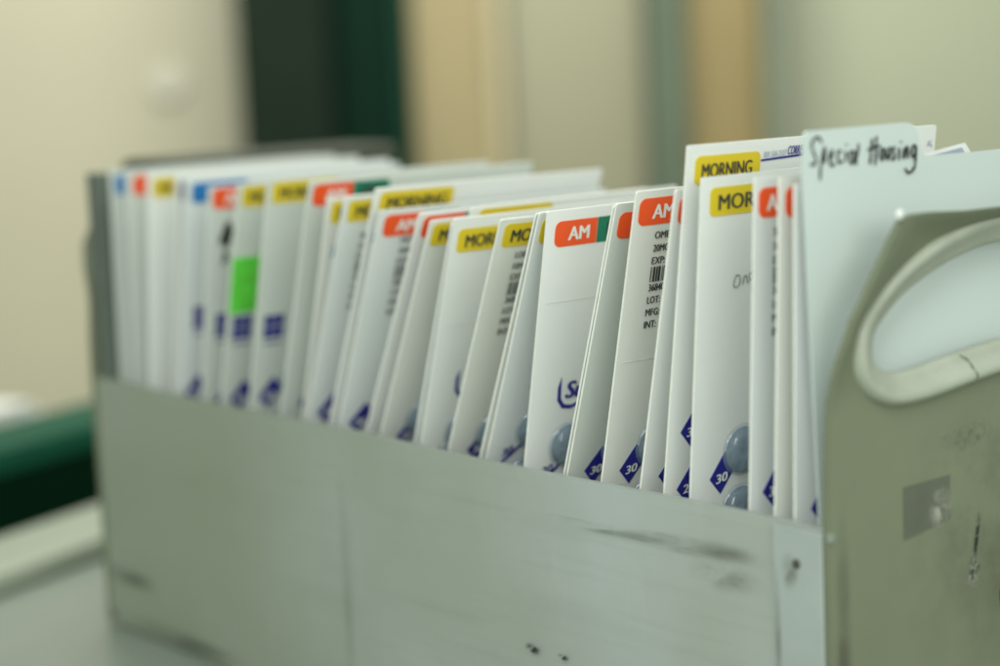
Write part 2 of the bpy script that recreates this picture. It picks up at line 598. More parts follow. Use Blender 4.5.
# long side: slightly bowed sheet with rounded far lower corner
def side_mesh(x_out, x_in):
    bm = bmesh.new()
    ny, nz = 60, 14
    grid = {}
    rc = 0.012
    for s, x in ((0, x_out), (1, x_in)):
        for i in range(ny + 1):
            for j in range(nz + 1):
                y = LEN * i / ny
                z = HT * j / nz
                z0 = 0.0015
                if LEN - y < rc:
                    d = rc - (LEN - y)
                    z0 += rc - math.sqrt(max(rc * rc - d * d, 0))
                zz = z0 + (HT - z0) * j / nz + 0.0006 * math.sin(y * 23) * (j / nz)
                bow = 0.0016 * math.sin(math.pi * y / LEN) * (j / nz) + 0.0004 * math.sin(y * 41 + z * 20)
                grid[s, i, j] = bm.verts.new((x - bow * (1 if x_out < 0.1 else -1), y, zz))
    def q(a, b, c, d):
        bm.faces.new((grid[a], grid[b], grid[c], grid[d]))
    for i in range(ny):
        for j in range(nz):
            q((0, i, j), (0, i + 1, j), (0, i + 1, j + 1), (0, i, j + 1))
            q((1, i, j), (1, i, j + 1), (1, i + 1, j + 1), (1, i + 1, j))
        q((0, i, nz), (0, i + 1, nz), (1, i + 1, nz), (1, i, nz))
        q((0, i, 0), (1, i, 0), (1, i + 1, 0), (0, i + 1, 0))
    for j in range(nz):
        q((0, 0, j), (0, 0, j + 1), (1, 0, j + 1), (1, 0, j))
        q((0, ny, j), (1, ny, j), (1, ny, j + 1), (0, ny, j + 1))
    bmesh.ops.recalc_face_normals(bm, faces=bm.faces[:])
    me = bpy.data.meshes.new("side_panel")
    bm.to_mesh(me)
    bm.free()
    return me


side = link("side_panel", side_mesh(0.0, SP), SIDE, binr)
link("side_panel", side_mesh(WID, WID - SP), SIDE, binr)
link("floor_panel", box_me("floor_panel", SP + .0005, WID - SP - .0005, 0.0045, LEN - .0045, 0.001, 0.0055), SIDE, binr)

OUT_L = [(-0.0015, 0.0015), (-0.0015, 0.1676), (-0.0007, 0.1925), (0.0012, 0.2180), (0.0016, 0.2300), (0.0020, 0.2385), (0.0051, 0.2543), (0.0121, 0.2658),
         (0.0221, 0.2786), (0.0272, 0.2850), (0.0312, 0.2897), (0.0334, 0.2917), (0.0368, 0.2931), (0.0415, 0.2938), (0.0526, 0.2938), (0.0754, 0.2925), (0.0989, 0.2922), (0.1200, 0.2922)]
HOLE_L = [(0.1200, 0.2744), (0.1010, 0.2742), (0.0853, 0.2723), (0.0698, 0.2682), (0.0545, 0.2614), (0.0416, 0.2537), (0.0341, 0.2463), (0.0324, 0.2382),
          (0.0337, 0.2310), (0.0388, 0.2255), (0.0482, 0.2237), (0.0666, 0.2262), (0.0867, 0.2288), (0.1200, 0.2311)]
RING_L = [(0.1200, 0.2797), (0.1010, 0.2787), (0.0820, 0.2752), (0.0655, 0.2702), (0.0490, 0.2632), (0.0368, 0.2556), (0.0284, 0.2478), (0.0256, 0.2395),
          (0.0264, 0.2312), (0.0325, 0.2240), (0.0430, 0.2200), (0.0590, 0.2198), (0.0766, 0.2215), (0.0980, 0.2235), (0.1200, 0.2250)]


RING_L = [(0.12 + (x - 0.12) * 1.045, 0.2198 + (z - 0.2198) * 1.055) for x, z in RING_L]


def mirror(pts, c=WID / 2):
    return pts + [(2 * c - x, z) for x, z in reversed(pts[:-1])]


def smooth_loop(pts, n=4, closed=True):
    Q = []
    N = len(pts)
    P = [Vector(p) for p in pts]
    for i in range(N):
        p0, p1, p2, p3 = P[(i - 1) % N], P[i], P[(i + 1) % N], P[(i + 2) % N]
        for k in range(n):
            t = k / n
            Q.append(0.5 * ((2 * p1) + (p2 - p0) * t + (2 * p0 - 5 * p1 + 4 * p2 - p3) * t * t + (3 * p1 - p0 - 3 * p2 + p3) * t ** 3))
    return [(q.x, q.y) for q in Q]


def ray_hit(poly, c, a):
    d = (math.cos(a), math.sin(a))
    best = None
    n = len(poly)
    for i in range(n):
        (x1, z1), (x2, z2) = poly[i], poly[(i + 1) % n]
        ex, ez = x2 - x1, z2 - z1
        den = d[0] * ez - d[1] * ex
        if abs(den) < 1e-12: continue
        t = ((x1 - c[0]) * ez - (z1 - c[1]) * ex) / den
        u = ((x1 - c[0]) * d[1] - (z1 - c[1]) * d[0]) / den
        if t > 0 and -1e-6 <= u <= 1 + 1e-6 and (best is None or t > best): best = t
    return (c[0] + d[0] * best, c[1] + d[1] * best)


def end_mesh(name):
    """end plate with a hand hole; above the hole its rim flares outward by 12 mm"""
    c = (WID / 2, 0.250)
    zb = 0.0015
    outer = mirror(OUT_L)
    hole = smooth_loop(RING_L + [(WID - x, z) for x, z in reversed(RING_L[1:-1])], 4)
    angs = [2 * math.pi * k / 240 for k in range(240)]
    for x, z in outer:
        angs.append(math.atan2(z - c[1], x - c[0]) % (2 * math.pi))
    angs = sorted(set(round(a, 5) for a in angs))
    bm = bmesh.new()
    K = 14
    cols = []
    for a in angs:
        o = ray_hit(outer, c, a)
        h = ray_hit(hole, c, a)
        t = max(0, min(1, (o[1] - 0.212) / 0.055))
        d = 0.012 * t * t * (3 - 2 * t)
        col = []
        for k in range(K + 1):
            f = k / K
            g = f * f * (3 - 2 * f) if f < 1 else 1
            col.append(bm.verts.new((h[0] + (o[0] - h[0]) * f, -d * (0.35 * f + 0.65 * g), h[1] + (o[1] - h[1]) * f)))
        cols.append(col)
    n = len(cols)
    for i in range(n):
        A, B = cols[i], cols[(i + 1) % n]
        for k in range(K):
            bm.faces.new((A[k], A[k + 1], B[k + 1], B[k]))
    v = [] and [bm.verts.new(p) for p in ((-0.0015, 0, 0.0015), (WID + 0.0015, 0, 0.0015), (WID + 0.0015, 0, zb), (-0.0015, 0, zb))]
    bmesh.ops.recalc_face_normals(bm, faces=bm.faces[:])
    # give the sheet its 3.2 mm thickness
    geom = bm.faces[:]
    ret = bmesh.ops.extrude_face_region(bm, geom=geom)
    for e in ret["geom"]:
        if isinstance(e, bmesh.types.BMVert): e.co.y += 0.0032
    bmesh.ops.recalc_face_normals(bm, faces=bm.faces[:])
    me = bpy.data.meshes.new(name)
    bm.to_mesh(me)
    bm.free()
    for p in me.polygons:
        p.use_smooth = False
    return me


# cross-section of the moulded grip: (outward from the hole's rim line, depth); a ridge that rolls back into the hole
GRIP_SEC = [(0.0068, 0.0010), (0.0066, -0.0014), (0.0055, -0.0037), (0.0037, -0.0049), (0.0016, -0.0045), (-0.0010, -0.0027), (-0.0038, -0.0010),
            (-0.0064, 0.0002), (-0.0076, 0.0022), (-0.0060, 0.0044), (-0.0030, 0.0047), (0.0010, 0.0044), (0.0060, 0.0036)]


def ring_mesh(name):
    path = smooth_loop(RING_L + [(WID - x, z) for x, z in reversed(RING_L[1:-1])], 5)
    N = len(path)
    sec = smooth_loop(GRIP_SEC, 2)
    K = len(sec)
    bm = bmesh.new()
    rings = []
    for i in range(N):
        p = Vector(path[i])
        d = (Vector(path[(i + 1) % N]) - Vector(path[i - 1])).normalized()
        out = Vector((d.y, -d.x))
        f = 1 + 0.03 * math.sin(i * 0.23)
        rings.append([bm.verts.new((p.x + out.x * a * f, b, p.y + out.y * a * f)) for a, b in sec])
    for i in range(N):
        A, B = rings[i], rings[(i + 1) % N]
        for k in range(K):
            f = bm.faces.new((A[k], A[(k + 1) % K], B[(k + 1) % K], B[k]))
            f.smooth = True
    bmesh.ops.recalc_face_normals(bm, faces=bm.faces[:])
    me = bpy.data.meshes.new(name)
    bm.to_mesh(me)
    bm.free()
    return me


em = end_mesh("end_panel")
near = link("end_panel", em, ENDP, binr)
near.location = (0, -0.0034, 0)
grip = link("handle_grip", ring_mesh("handle_grip"), GRIPM, near)
far = link("end_panel", em, None, binr)
far.location = (WID, LEN + 0.0034, 0)
far.rotation_euler = (0, 0, math.pi)
g2 = link("handle_grip", grip.data, None, far)
# crack across the lower grip
ck = link("crack", strokes_me("crack", [[(0.0836, 0.2292), (0.0862, 0.2276), (0.0880, 0.2258), (0.0884, 0.2232), (0.0893, 0.2205), (0.0897, 0.2163)]], 0.0006, y=0, wvar=0.4), CRACK, grip)
for v in ck.data.vertices:          # lay it over the grip, just proud of its surface
    cz = 0.2222 + (v.co.x - 0.0766) * 0.075
    a = max(-0.0074, min(0.0065, cz - v.co.z))
    front = sorted((q for q in GRIP_SEC[:9]), key=lambda q: q[0])
    for (a0, b0), (a1, b1) in zip(front, front[1:]):
        if a0 <= a <= a1:
            v.co.y = b0 + (b1 - b0) * (a - a0) / (a1 - a0) - 0.0006
            break

# pale rivet at the shoulder
bm = bmesh.new()
bmesh.ops.create_uvsphere(bm, u_segments=20, v_segments=12, radius=0.0022)
me = bpy.data.meshes.new("rivet"); bm.to_mesh(me); bm.free()
for p in me.polygons: p.use_smooth = True
rv = link("rivet", me, WHT, near)
rv.location = (0.0308, -0.0128, 0.2948)
rv.scale = (1, 0.6, 1)
# small chipped tab at the corner where side and end meet
ct = link("corner_tab", box_me("corner_tab", -0.0024, 0.0010, -0.0048, -0.0020, 0.1622, 0.1662, 0.0006), mat("pale_chip", (0.22, 0.255, 0.21), 0.5, 0.05, 50), binr)
# overlapping corner flap on the long side, with its rusty rivet
fl = link("corner_flap", box_me("corner_flap", -0.0013, -0.0002, 0.0004, 0.0278, 0.002, 0.1655, 0.0004, 1), mat("grey_flap_plastic", (0.37, 0.41, 0.38), 0.42, 0.07, 25), binr)
for v in fl.data.vertices:
    v.co.x -= 0.0006 + 0.004 * max(0, v.co.y - 0.02) * 0.0
rr_ = link("rivet", dome_me("rivet", 0, 0, 0.0019, 0.0012), RUST, fl)
rr_.rotation_euler = (0, 0, R_(-90)); rr_.location = (-0.0018, 0.0143, 0.1506)


def mark(name, parent, plane, cx, cz, w, h, m, rot=0.0, lab=None):
    """dirt mark lying 0.2 mm proud of a face; plane 'x' (long side) or 'y' (end)"""
    c, s = math.cos(rot), math.sin(rot)
    pts = [(-w / 2, -h / 2), (w / 2, -h / 2), (w / 2, h / 2), (-w / 2, h / 2)]
    pts = [(a * c - b * s, a * s + b * c) for a, b in pts]
    me = bpy.data.meshes.new(name)
    if plane == 'x':
        nx = 8
        me.from_pydata([(0, a, b) for a, b in pts], [], [(0, 3, 2, 1)])
        o = link(name, me, m, parent)
        o.location = (-0.0026, cx, cz)
    else:
        me.from_pydata([(a, 0, b) for a, b in pts], [], [(0, 1, 2, 3)])
        o = link(name, me, m, parent)
        o.location = (cx, -0.0003 - (0.0002 * (name == "scrape")), cz)
    if lab: o["label"] = lab
    return o


SC = mat
ST1 = stain("smear", (0.13, 0.12, 0.085), 0.38, 55, (1, .35, 1.6), 0.36, 0.25)
ST2 = stain("soft_grime", (0.15, 0.16, 0.12), 0.55, 18, (1, .6, 1.2), 0.30, 0.4)
ST2C = stain("broad_grime", (0.17, 0.19, 0.12), 0.26, 5, (1, .6, 1.2), -0.3, 0.9)
ST2B = stain("faint_grime", (0.17, 0.175, 0.12), 0.33, 9, (1, .6, 1.2), 0.28, 0.5)
ST3 = stain("speck", (0.02, 0.025, 0.02), 1.0, 260, (1, .7, 1), 0.44, 0.06)
ST4 = stain("pale_scrape", (0.42, 0.43, 0.34), 0.8, 160, (1, 1, 1), 0.40, 0.15)
ST5 = stain("dark_grime", (0.09, 0.10, 0.08), 0.6, 22, (1, .5, 1.5), 0.30, 0.3)
mark("scuff_mark", side, 'x', 0.075, 0.1480, 0.105, 0.0085, ST1, R_(-3.2))
mark("scuff_mark", side, 'x', 0.058, 0.1492, 0.050, 0.0085, ST1, R_(-2))
mark("scuff_mark", side, 'x', 0.057, 0.1375, 0.055, 0.016, stain("faint_smear", (0.16, 0.16, 0.12), 0.45, 60, (1, .7, 1.2), 0.42, 0.25))
mark("scuff_mark", side, 'x', 0.130, 0.1465, 0.120, 0.005, stain("thin_smear", (0.14, 0.15, 0.11), 0.6, 70, (1, .2, 2.0), 0.44, 0.2), R_(-1.5))
mark("scuff_mark", side, 'x', 0.1905, 0.0770, 0.014, 0.0042, ST3, R_(15))
mark("scuff_mark", side, 'x', 0.1675, 0.0776, 0.010, 0.0040, ST3)
mark("scuff_mark", side, 'x', 0.610, 0.0375, 0.090, 0.013, ST5)
mark("scuff_mark", side, 'x', 0.545, 0.0085, 0.180, 0.013, ST5)
mark("scuff_mark", side, 'x', 0.352, 0.080, 0.012, 0.160, ST2B)
mark("scuff_mark", fl, 'x', 0.018, 0.147, 0.012, 0.020, stain("rivet_grime", (0.13, 0.12, 0.09), 0.5, 90, (1, 1, 1), 0.35, 0.3))
mark("scuff_mark", fl, 'x', 0.0255, 0.120, 0.005, 0.07, ST2)

# marks on the end: darker square ghost of a label with a torn patch, a long scrape, faint scribbles
o = link("label_ghost", prism_me("label_ghost", [(0.0452, 0.1545), (0.0755, 0.1585), (0.0760, 0.1778), (0.0454, 0.1773)], -0.00035, -0.0001), mat("label_ghost", (0.105, 0.115, 0.082), 0.45, 0.06, 60), near)
o["label"] = "darker square patch left by a peeled label"
mark("scrape", near, 'y', 0.0690, 0.1650, 0.014, 0.020, ST4, R_(-20))
mark("scrape", near, 'y', 0.0725, 0.1660, 0.009, 0.012, ST4, R_(20))
mark("scrape", near, 'y', 0.0937, 0.1470, 0.0022, 0.028, ST3, R_(-12))
mark("scrape", near, 'y', 0.0908, 0.1310, 0.011, 0.016, ST4, R_(-12))
mark("scrape", near, 'y', 0.0912, 0.1330, 0.010, 0.015, stain("scrape_flecks", (0.05, 0.05, 0.04), 0.9, 420, (1, 1, 1), 0.50, 0.08), R_(-12))
mark("scrape", near, 'y', 0.0870, 0.1930, 0.050, 0.011, stain("rubbed_writing", (0.08, 0.085, 0.055), 0.45, 420, (1.6, 1, .7), 0.50, 0.12), R_(9))
mark("scrape", near, 'y', 0.1110, 0.1200, 0.0028, 0.022, ST3, R_(-10))
mark("scrape", near, 'y', 0.0062, 0.120, 0.012, 0.13, stain("edge_grime", (0.10, 0.10, 0.07), 0.6, 60, (1, 1, .3), 0.35, 0.3))
mark("scrape", near, 'y', 0.120, 0.150, 0.20, 0.16, stain("hand_grime", (0.15, 0.155, 0.10), 0.5, 28, (1, 1, 1), 0.42, 0.3))


# ------------------------------------------------------------------ the cards
CW = 0.160
FLOOR = 0.0060
mm = 0.001


def card_board(w, h, t=0.0011):
    pts = rrect(0, 0, w, h, 0.0012, 0.0012, 3)
    me = prism_me("board", pts, 0, t)
    me.materials.append(None)
    return me


def num_mark(root, u, v, Hc, kind, num="30"):
    """number flag by the first blister: slanted navy block reading the day"""
    z = Hc - v * mm
    x = u * mm
    if kind == 'line':        # outlined version: blue number over a thin bar
        o = link("number_flag", prism_me("number_flag", [(x - .0065, z - .0052), (x - .005, z - .0062), (x + .012, z + .0070), (x + .0105, z + .0080)], -0.0003, 0.0002), NAVY, root)
        link("number", text_me(num, x - .0058, z + .0008, .0042, .0066, -0.0005, 0.0, .3, R_(12), heavy=0.0002), NAVY, o)
        return
    o = link("number_flag", prism_me("number_flag", [(x - .0067, z + .0002), (x + .0004, z - .0075), (x + .0100, z + .0048), (x + .0026, z + .0122)], -0.0003, 0.0002), NAVY, root)
    link("number", text_me(num, x - .0026, z - .0003, .0042, .0068, -0.0005, 0.0, .2, R_(8), heavy=0.0002), WHT, o)


def logo(root, Hc, kind, u=0.0, v=0.0):
    if kind == 'su':
        z = Hc - (94 + v) * mm
        x = (17.2 + u) * mm
        arc = [(x + .0022, z + .0085), (x + .0004, z + .0035), (x + .0006, z - .0035), (x + .0040, z - .0078), (x + .0095, z - .0088), (x + .0165, z - .0068), (x + .0245, z - .0045)]
        inner = [(x + .0235, z - .0035), (x + .0160, z - .0052), (x + .0100, z - .0068), (x + .0052, z - .0058), (x + .0028, z - .0025), (x + .0024, z + .0035)]
        o = link("logo", prism_me("logo", arc + inner, -0.0003, 0.0002), NAVY, root)
        link("logo_lettering", text_me("Su", x + .0062, z + .0016, .0088, .0108, -0.0006, 0.0, .2, heavy=0.0006), NAVY, o)
    else:
        x = (3.6 + u) * mm
        z = Hc - (90 + v) * mm
        bm = bmesh.new()
        def quad(a, b, c, d):
            for x0, z0, x1, z1 in ((a, b, c, d),):
                f = bm.faces.new([bm.verts.new((p[0], -0.0004, p[1])) for p in ((x0, z0), (x1, z0), (x1, z1), (x0, z1))])
        for i in range(3):
            for j in range(2):
                quad(x + i * .0047, z - .0066 + j * .0074, x + i * .0047 + .0042, z - .0000 + j * .0074)
        quad(x + .001, z - .0105, x + .013, z - .0092)
        me = bpy.data.meshes.new("logo"); bm.to_mesh(me); bm.free()
        link("logo", me, NAVY, root)


def text_block(root, Hc, lines, u=14.2, v=21.4, m=INK, sc=1.0):
    """pharmacy sticker column: name, strength, EXP, barcode, number, LOT, MFG, INT"""
    rows = [(lines[0], 0, 9.2), (lines[1], 6.2, 9.5), ("EXP:", 12.2, 8.0), (None, 18.8, 13), (lines[2], 25.2, 9.5), ("LOT:", 31.2, 8.0), ("MFG:", 37.2, 8.6), ("INT:", 43.2, 7.4)]
    base = None
    for s, dv, w in rows:
        z = Hc - (v + dv * sc) * mm
        if s is None:
            bm = bmesh.new()
            x = u * mm
            rnd = random.Random(len(lines[0]) * 31 + int(u))
            x_end = x + 0.0135
            while x < x_end:
                w_ = rnd.choice((.0004, .0006, .0010, .0014))
                f = bm.faces.new([bm.verts.new(p) for p in ((x, -0.0005, z - .0036), (x + w_, -0.0005, z - .0036), (x + w_, -0.0005, z + .0036), (x, -0.0005, z + .0036))])
                x += w_ + rnd.choice((.0004, .0005, .0009))
            me = bpy.data.meshes.new("barcode"); bm.to_mesh(me); bm.free()
            link("barcode", me, m, root)
        else:
            link("printed_text", text_me(s, u * mm, z, .0034, w * mm, -0.0005, 0.0, 0.0, heavy=0.00012), m, root)


def colour_label(root, Hc, kind, u, v, width=49.0, tsc=1.0, h=12.7, ax=8.5):
    x0, z1 = u * mm, Hc - v * mm
    z0 = z1 - h * mm
    zc = (z0 + z1) / 2 - 0.0004
    x1 = x0 + width * mm
    if kind == 'yellow':
        o = link("morning_label", prism_me("morning_label", rrect(x0, z0, x1, z1, .0028, .0028), -0.0003, 0.0002), YEL, root)
        link("lettering", text_me("MORNING", x0 + .0052 * tsc, zc, .0068 * (tsc if tsc > .9 else .95), (width - 9.5) * mm, -0.0005, 0.0, heavy=0.00030 * tsc), INK, o)
    elif kind == 'ampm':
        xm = x0 + 26.5 * mm
        o = link("morning_label", prism_me("morning_label", rrect(x0, z0, xm, z1, .0036, 0.0), -0.0003, 0.0002), ORA, root)
        link("lettering", text_me("AM", x0 + ax * mm, zc + .0003, .0066, .0128, -0.0005, 0.0, heavy=0.00032), WHT, o)
        o = link("evening_label", prism_me("evening_label", rrect(xm + .0005, z0, x1 + .003, z1, 0.0, .0036), -0.0003, 0.0002), GRN, root)
        link("lettering", text_me("PM", xm + .0068, zc + .0003, .0066, .0122, -0.0005, 0.0, heavy=0.00032), INK, o)
    elif kind == 'blue':
        link("colour_label", prism_me("colour_label", rrect(x0, z0, x1, z1, .0028, .0028), -0.0003, 0.0002), BLU, root)
    elif kind == 'purple':
        link("colour_label", prism_me("colour_label", rrect(x0, z0, x1, z1, .0028, .0028), -0.0003, 0.0002), PUR, root)


DOMES = {}


def dome(r):
    if r not in DOMES:
        DOMES[r] = dome_me("blister", 0, 0, r, 0.0068)
    return DOMES[r]


FO = []


def foil():
    if not FO:
        vs = [(0.0107 * math.cos(2 * math.pi * k / 32), -0.0008, 0.0107 * math.sin(2 * math.pi * k / 32)) for k in range(32)]
        me = bpy.data.meshes.new("foil_disc")
        me.from_pydata(vs, [], [tuple(range(32))])
        FO.append(me)
    return FO[0]


def card(label, yt, zt, lean, lab=None, lu=3.6, lv=3.0, lw=49.0, tsc=1.0, x=0.006, w=CW, twist=0.0, roll=0.0, board=0,
         lg=None, lgo=(0, 0), num='flag', nu=18.0, nv=137.5, bl=(31.0, 126.0), text=None, tofs=(0, 0), tm=INK, extra=None, ax=8.5):
    a = R_(lean)
    rnd = random.Random(int(yt * 10))
    roll += rnd.uniform(-.35, .35)
    zt *= mm; yt *= mm
    Hc = (zt - FLOOR) / math.cos(a)
    root = empty("blister_card", (x, yt + (zt - FLOOR) * math.tan(a), FLOOR), (a, R_(-roll), R_(twist)))
    # twist and roll act about the lower left corner; keep the top left corner where it is
    top = Vector((x, yt, zt))
    rot = root.rotation_euler.to_matrix()
    off = rot @ Vector((0, 0, Hc))
    base = top - off
    base.z = max(base.z, FLOOR)
    root.location = base
    tag(root, label, "blister card", "medication blister cards standing in the bin")
    bmesh_ = card_board(w, Hc)
    bmesh_.materials.clear()
    bmesh_.materials.append(BOARD[board])
    bmesh_.materials.append(EDGE)
    for p in bmesh_.polygons:
        if abs(p.normal.y) < 0.5: p.material_index = 1
    link("board", bmesh_, None, root)
    if lab: colour_label(root, Hc, lab, lu, lv, lw, tsc, ax=ax)
    if lg: logo(root, Hc, lg, *lgo)
    if num: num_mark(root, nu, nv, Hc, num)
    if bl:
        for j in range(2):
            for i in range(3):
                r = 0.0115
                o = link("blister", dome(r), BLIS, root)
                o.location = ((bl[0] + i * 27) * mm, -0.0002, Hc - (bl[1] + j * 28.0) * mm)
                q = link("foil_disc", foil(), FOIL, o)
    if text: text_block(root, Hc, text, 14.2 + tofs[0], 21.4 + tofs[1], tm)
    if extra: extra(root, Hc)
    return root


def ink_strokes(name, m, pts, width, y=-0.0006):
    def f(root, Hc):
        link(name, strokes_me(name, [[(u * mm, Hc - v * mm) for u, v in st] for st in pts], width, y, 0.25), m, root)
    return f


def green_sticker(root, Hc):
    link("green_sticker", prism_me("green_sticker", [(u * mm, Hc - v * mm) for u, v in ((0.6, 80.5), (19.5, 80.0), (19.0, 45.5), (-0.2 + .6, 45.2))], -0.0006, -0.0002), STICK, root)


def tick(pts):
    return ink_strokes("pale_blue_mark", LBLU, pts, 0.0018)


def tall_print(root, Hc):
    link("printed_text", text_me("800 508-2507", .0475, Hc - .0068, .0028, .0145, -0.0005, 0.0), PAD, root)
    link("printed_text", text_me("CORREC", .0630, Hc - .0058, .0040, .0112, -0.0005, 0.0, .15, heavy=0.00008), NAVY, root)
    link("printed_line", prism_me("printed_line", [(.0462, Hc - .0098), (.0745, Hc - .0088), (.0745, Hc - .0079), (.0462, Hc - .0089)], -0.0003, 0.0002), NAVY, root)
    link("printed_text", text_me("AL", .1610, Hc - .0086, .0030, .0042, -0.0005, 0.01), PAD, root)


def crease(v):
    def f(root, Hc):
        z = Hc - v * mm
        link("crease", prism_me("crease", [(.004, z), (CW - .004, z - .001), (CW - .004, z - .0007), (.004, z + .0003)], -0.0002, 0.0001), CREASE, root)
    return f


def back_flag(root, Hc):
    num_mark(root, 14.0, 158.0, Hc, 'flag', '29')


# far end to near end ------------------------------------------------------------------
card("card with a blue label, farthest in the bin beside the dark board", 610.5, 304.1, 1.2, 'blue', 3.5, 3.5, 20, board=4, num=None)
card("card with an orange label, second from the bin's far end", 589.5, 303.8, 3.2, 'ampm', 5.0, 3.5, board=4, num=None)
card("card with a yellow label, third from the bin's far end", 560.5, 303.7, 6.5, 'yellow', 3.5, 4.0, board=0, num=None)
card("card with a dark purple label sliver behind the blue-labelled card", 525.4, 301.9, 8.7, 'purple', 3.0, 3.0, 20, board=0, num=None)
card("card with a blue label and small blurred logo left of the black scribble", 513.6, 299.7, 10.6, 'blue', 4.2, 2.3, 40, board=2, lg='blocks', lgo=(4.5, -2), nu=10, nv=137)
card("card with an orange label and a black scribble left of the green sticker", 486.9, 296.1, 10.3, 'ampm', 2.8, 1.2, board=4, lg='blocks', lgo=(4, -3), nu=14, nv=137,
     extra=ink_strokes("scribble", MARKER, [[(9, 36), (13, 30), (15, 23), (12, 27), (10, 33), (14, 34), (16, 26), (13, 38)], [(12, 40), (13, 45), (11, 48)]], .0028))
card("card with a bright green sticker below its yellow label", 453.8, 298.6, 14.4, 'yellow', 3.5, 1.8, board=4, lg='blocks', nu=12.5, nv=136,
     extra=green_sticker)
card("card with a full yellow label and block logo right of the green sticker", 420.9, 301.6, 14.5, 'yellow', 3.5, 1.8, 46, board=4, lg='blocks', lgo=(1.5, 0), nu=12, nv=134)
card("card with an orange and green label left of two short yellow labels", 377.8, 301.4, 18.2, 'ampm', 3.0, 2.0, board=4)
card("card with a narrow yellow label sliver and pale blue mark", 360.9, 292.5, 17.3, 'yellow', 3.0, 2.0, board=3, extra=tick([[(6.5, 28), (8, 31), (6, 34)]]))
card("card with a short yellow label and blurred black sticker text", 344.5, 293.5, 21.3, 'yellow', 3.5, 2.0, board=2, nu=13, nv=133, text=("WAR", "5MG", "36822"), tm=FADED, tofs=(0, 2),
     extra=tick([[(22, 80), (20, 83), (21, 86)]]))
card("tall card whose long yellow label stands above an orange one", 315.1, 299.0, 22.8, 'yellow', 4.0, 2.2, board=1, extra=tick([[(3.6, 26), (4.6, 29), (3.4, 31)]]))
card("card with an orange label and blurred sticker text under the long yellow label", 312.5, 287.5, 22.2, 'ampm', 4.2, 3.0, board=2, nu=13, nv=130, text=("MET", "20MG", "36810"), tm=FADED, tofs=(3, -3))
card("card with its orange label cut off by the front yellow one", 277.2, 287.1, 26.3, 'ampm', 3.6, 2.0, board=1)
card("card with a short yellow label showing only its first letter", 268.0, 283.8, 25.0, 'yellow', 2.4, 2.0, board=3, nu=17.5, nv=133, bl=(26, 122))
card("card set back to the right with a pale yellow line along its top", 253.4, 289.8, 20.2, 'yellow', 6.0, 1.5, x=0.021, w=.145, board=1, num=None)
card("card behind the first large yellow label, only its edge showing", 250.6, 283.2, 19.6, None, board=2, num=None, bl=None)
card("card with a large yellow label left of the barcode card", 247.8, 285.6, 18.0, 'yellow', 3.6, 6.0, board=0, lg='su', lgo=(-1, 0), bl=(26, 122), num='line', nu=13, nv=134, extra=crease(60))
card("card with a yellow label above sticker text and a barcode", 211.0, 286.4, 22.8, 'yellow', 3.6, 2.6, board=3, nu=19, nv=133, bl=(27, 123), text=("LORA", "10MG", "36801"), tofs=(0, -1.2), tm=FADED)
card("card showing only its edge right of the yellow barcode card", 183.8, 290.3, 22.5, None, board=3, num=None, bl=None)
card("card with a yellow label sliver just left of the orange and green label", 181.2, 290.8, 21.7, 'yellow', 2.6, 3.6, board=2, lg='su', lgo=(1, 0), bl=(27, 121), num='line', nu=15, nv=134)
card("card with a sharp orange and green label above a blue logo", 175.3, 291.5, 11.8, 'ampm', 5.6, 5.4, board=1, lg='su', lgo=(-0.8, 0), bl=(26, 121.5), num='line', nu=17, nv=134.5, extra=crease(46))
card("card showing only its edge right of the blue logo", 128.5, 295.8, 17.9, None, board=3, num=None, bl=None)
card("card with an orange label sliver right of the orange and green label", 126.5, 296.7, 17.5, 'ampm', 3.0, 4.5, board=4, text=("CAR", "40MG", "36833"), tofs=(3, 0), nu=17, nv=137)
card("card with an orange label above sharp sticker text and barcode", 112.9, 302.5, 13.1, 'ampm', 2.6, 3.6, board=3, text=("OME", "20MG", "36840"), nu=17, nv=137, extra=crease(82))
card("card with a thin orange sliver left of the tallest card", 87.8, 304.0, 12.3, 'ampm', 3.0, 3.5, board=0, nu=17, nv=137)
card("tallest card with a yellow label and a blue printed line along its top", 79.4, 323.3, 7.9, 'yellow', 5.0, 5.0, 40.5, .80, w=.1675, board=0, nu=14, nv=131, bl=(31, 120), extra=lambda r, h: (tall_print(r, h), back_flag(r, h)))
card("card with a yellow label and faint pencil scribble before the tallest card", 71.4, 309.6, 5.5, 'yellow', 5.2, 4.8, 57, board=0, nu=18, nv=137.5,
     extra=ink_strokes("pencil_scribble", PENCIL, [[(21.6, 47.9), (22.7, 45.3), (25.2, 45.6), (24.8, 49.6), (21.7, 50.1), (21.6, 47.0)], [(27.0, 49.8), (27.8, 46.3), (29.3, 46.0), (29.9, 48.8), (31, 48.6)], [(32.8, 44.5), (30.9, 45.7), (31.7, 48.1), (33.1, 46.4), (32.6, 39.8)]], .0006))
card("card with an orange label and sticker text sliver right of the pencil scribble", 40.0, 310.2, 3.1, 'ampm', 2.3, 4.5, ax=4.8, board=2, text=("SER", "50MG", "36850"), tm=FADED, tofs=(-3, 2), nu=14, nv=137)
card("card with a narrow orange label sliver next to the white divider", 25.9, 310.4, 2.6, 'ampm', 3.5, 4.0, board=3, num=None)
card("plain pale card right behind the white divider", 17.6, 307.8, 1.4, None, board=2, nu=16, nv=138, bl=None)

# thick dark board at the far end
bd = link("dark_board", box_me("dark_board", 0.0035, 0.163, 0.0, 0.014, 0.0, 0.296, 0.001), DARKBOARD)
bd.location = (-0.0025, 0.6205, FLOOR)
tag(bd, "thick dark grey board standing at the bin's far left end", "board")

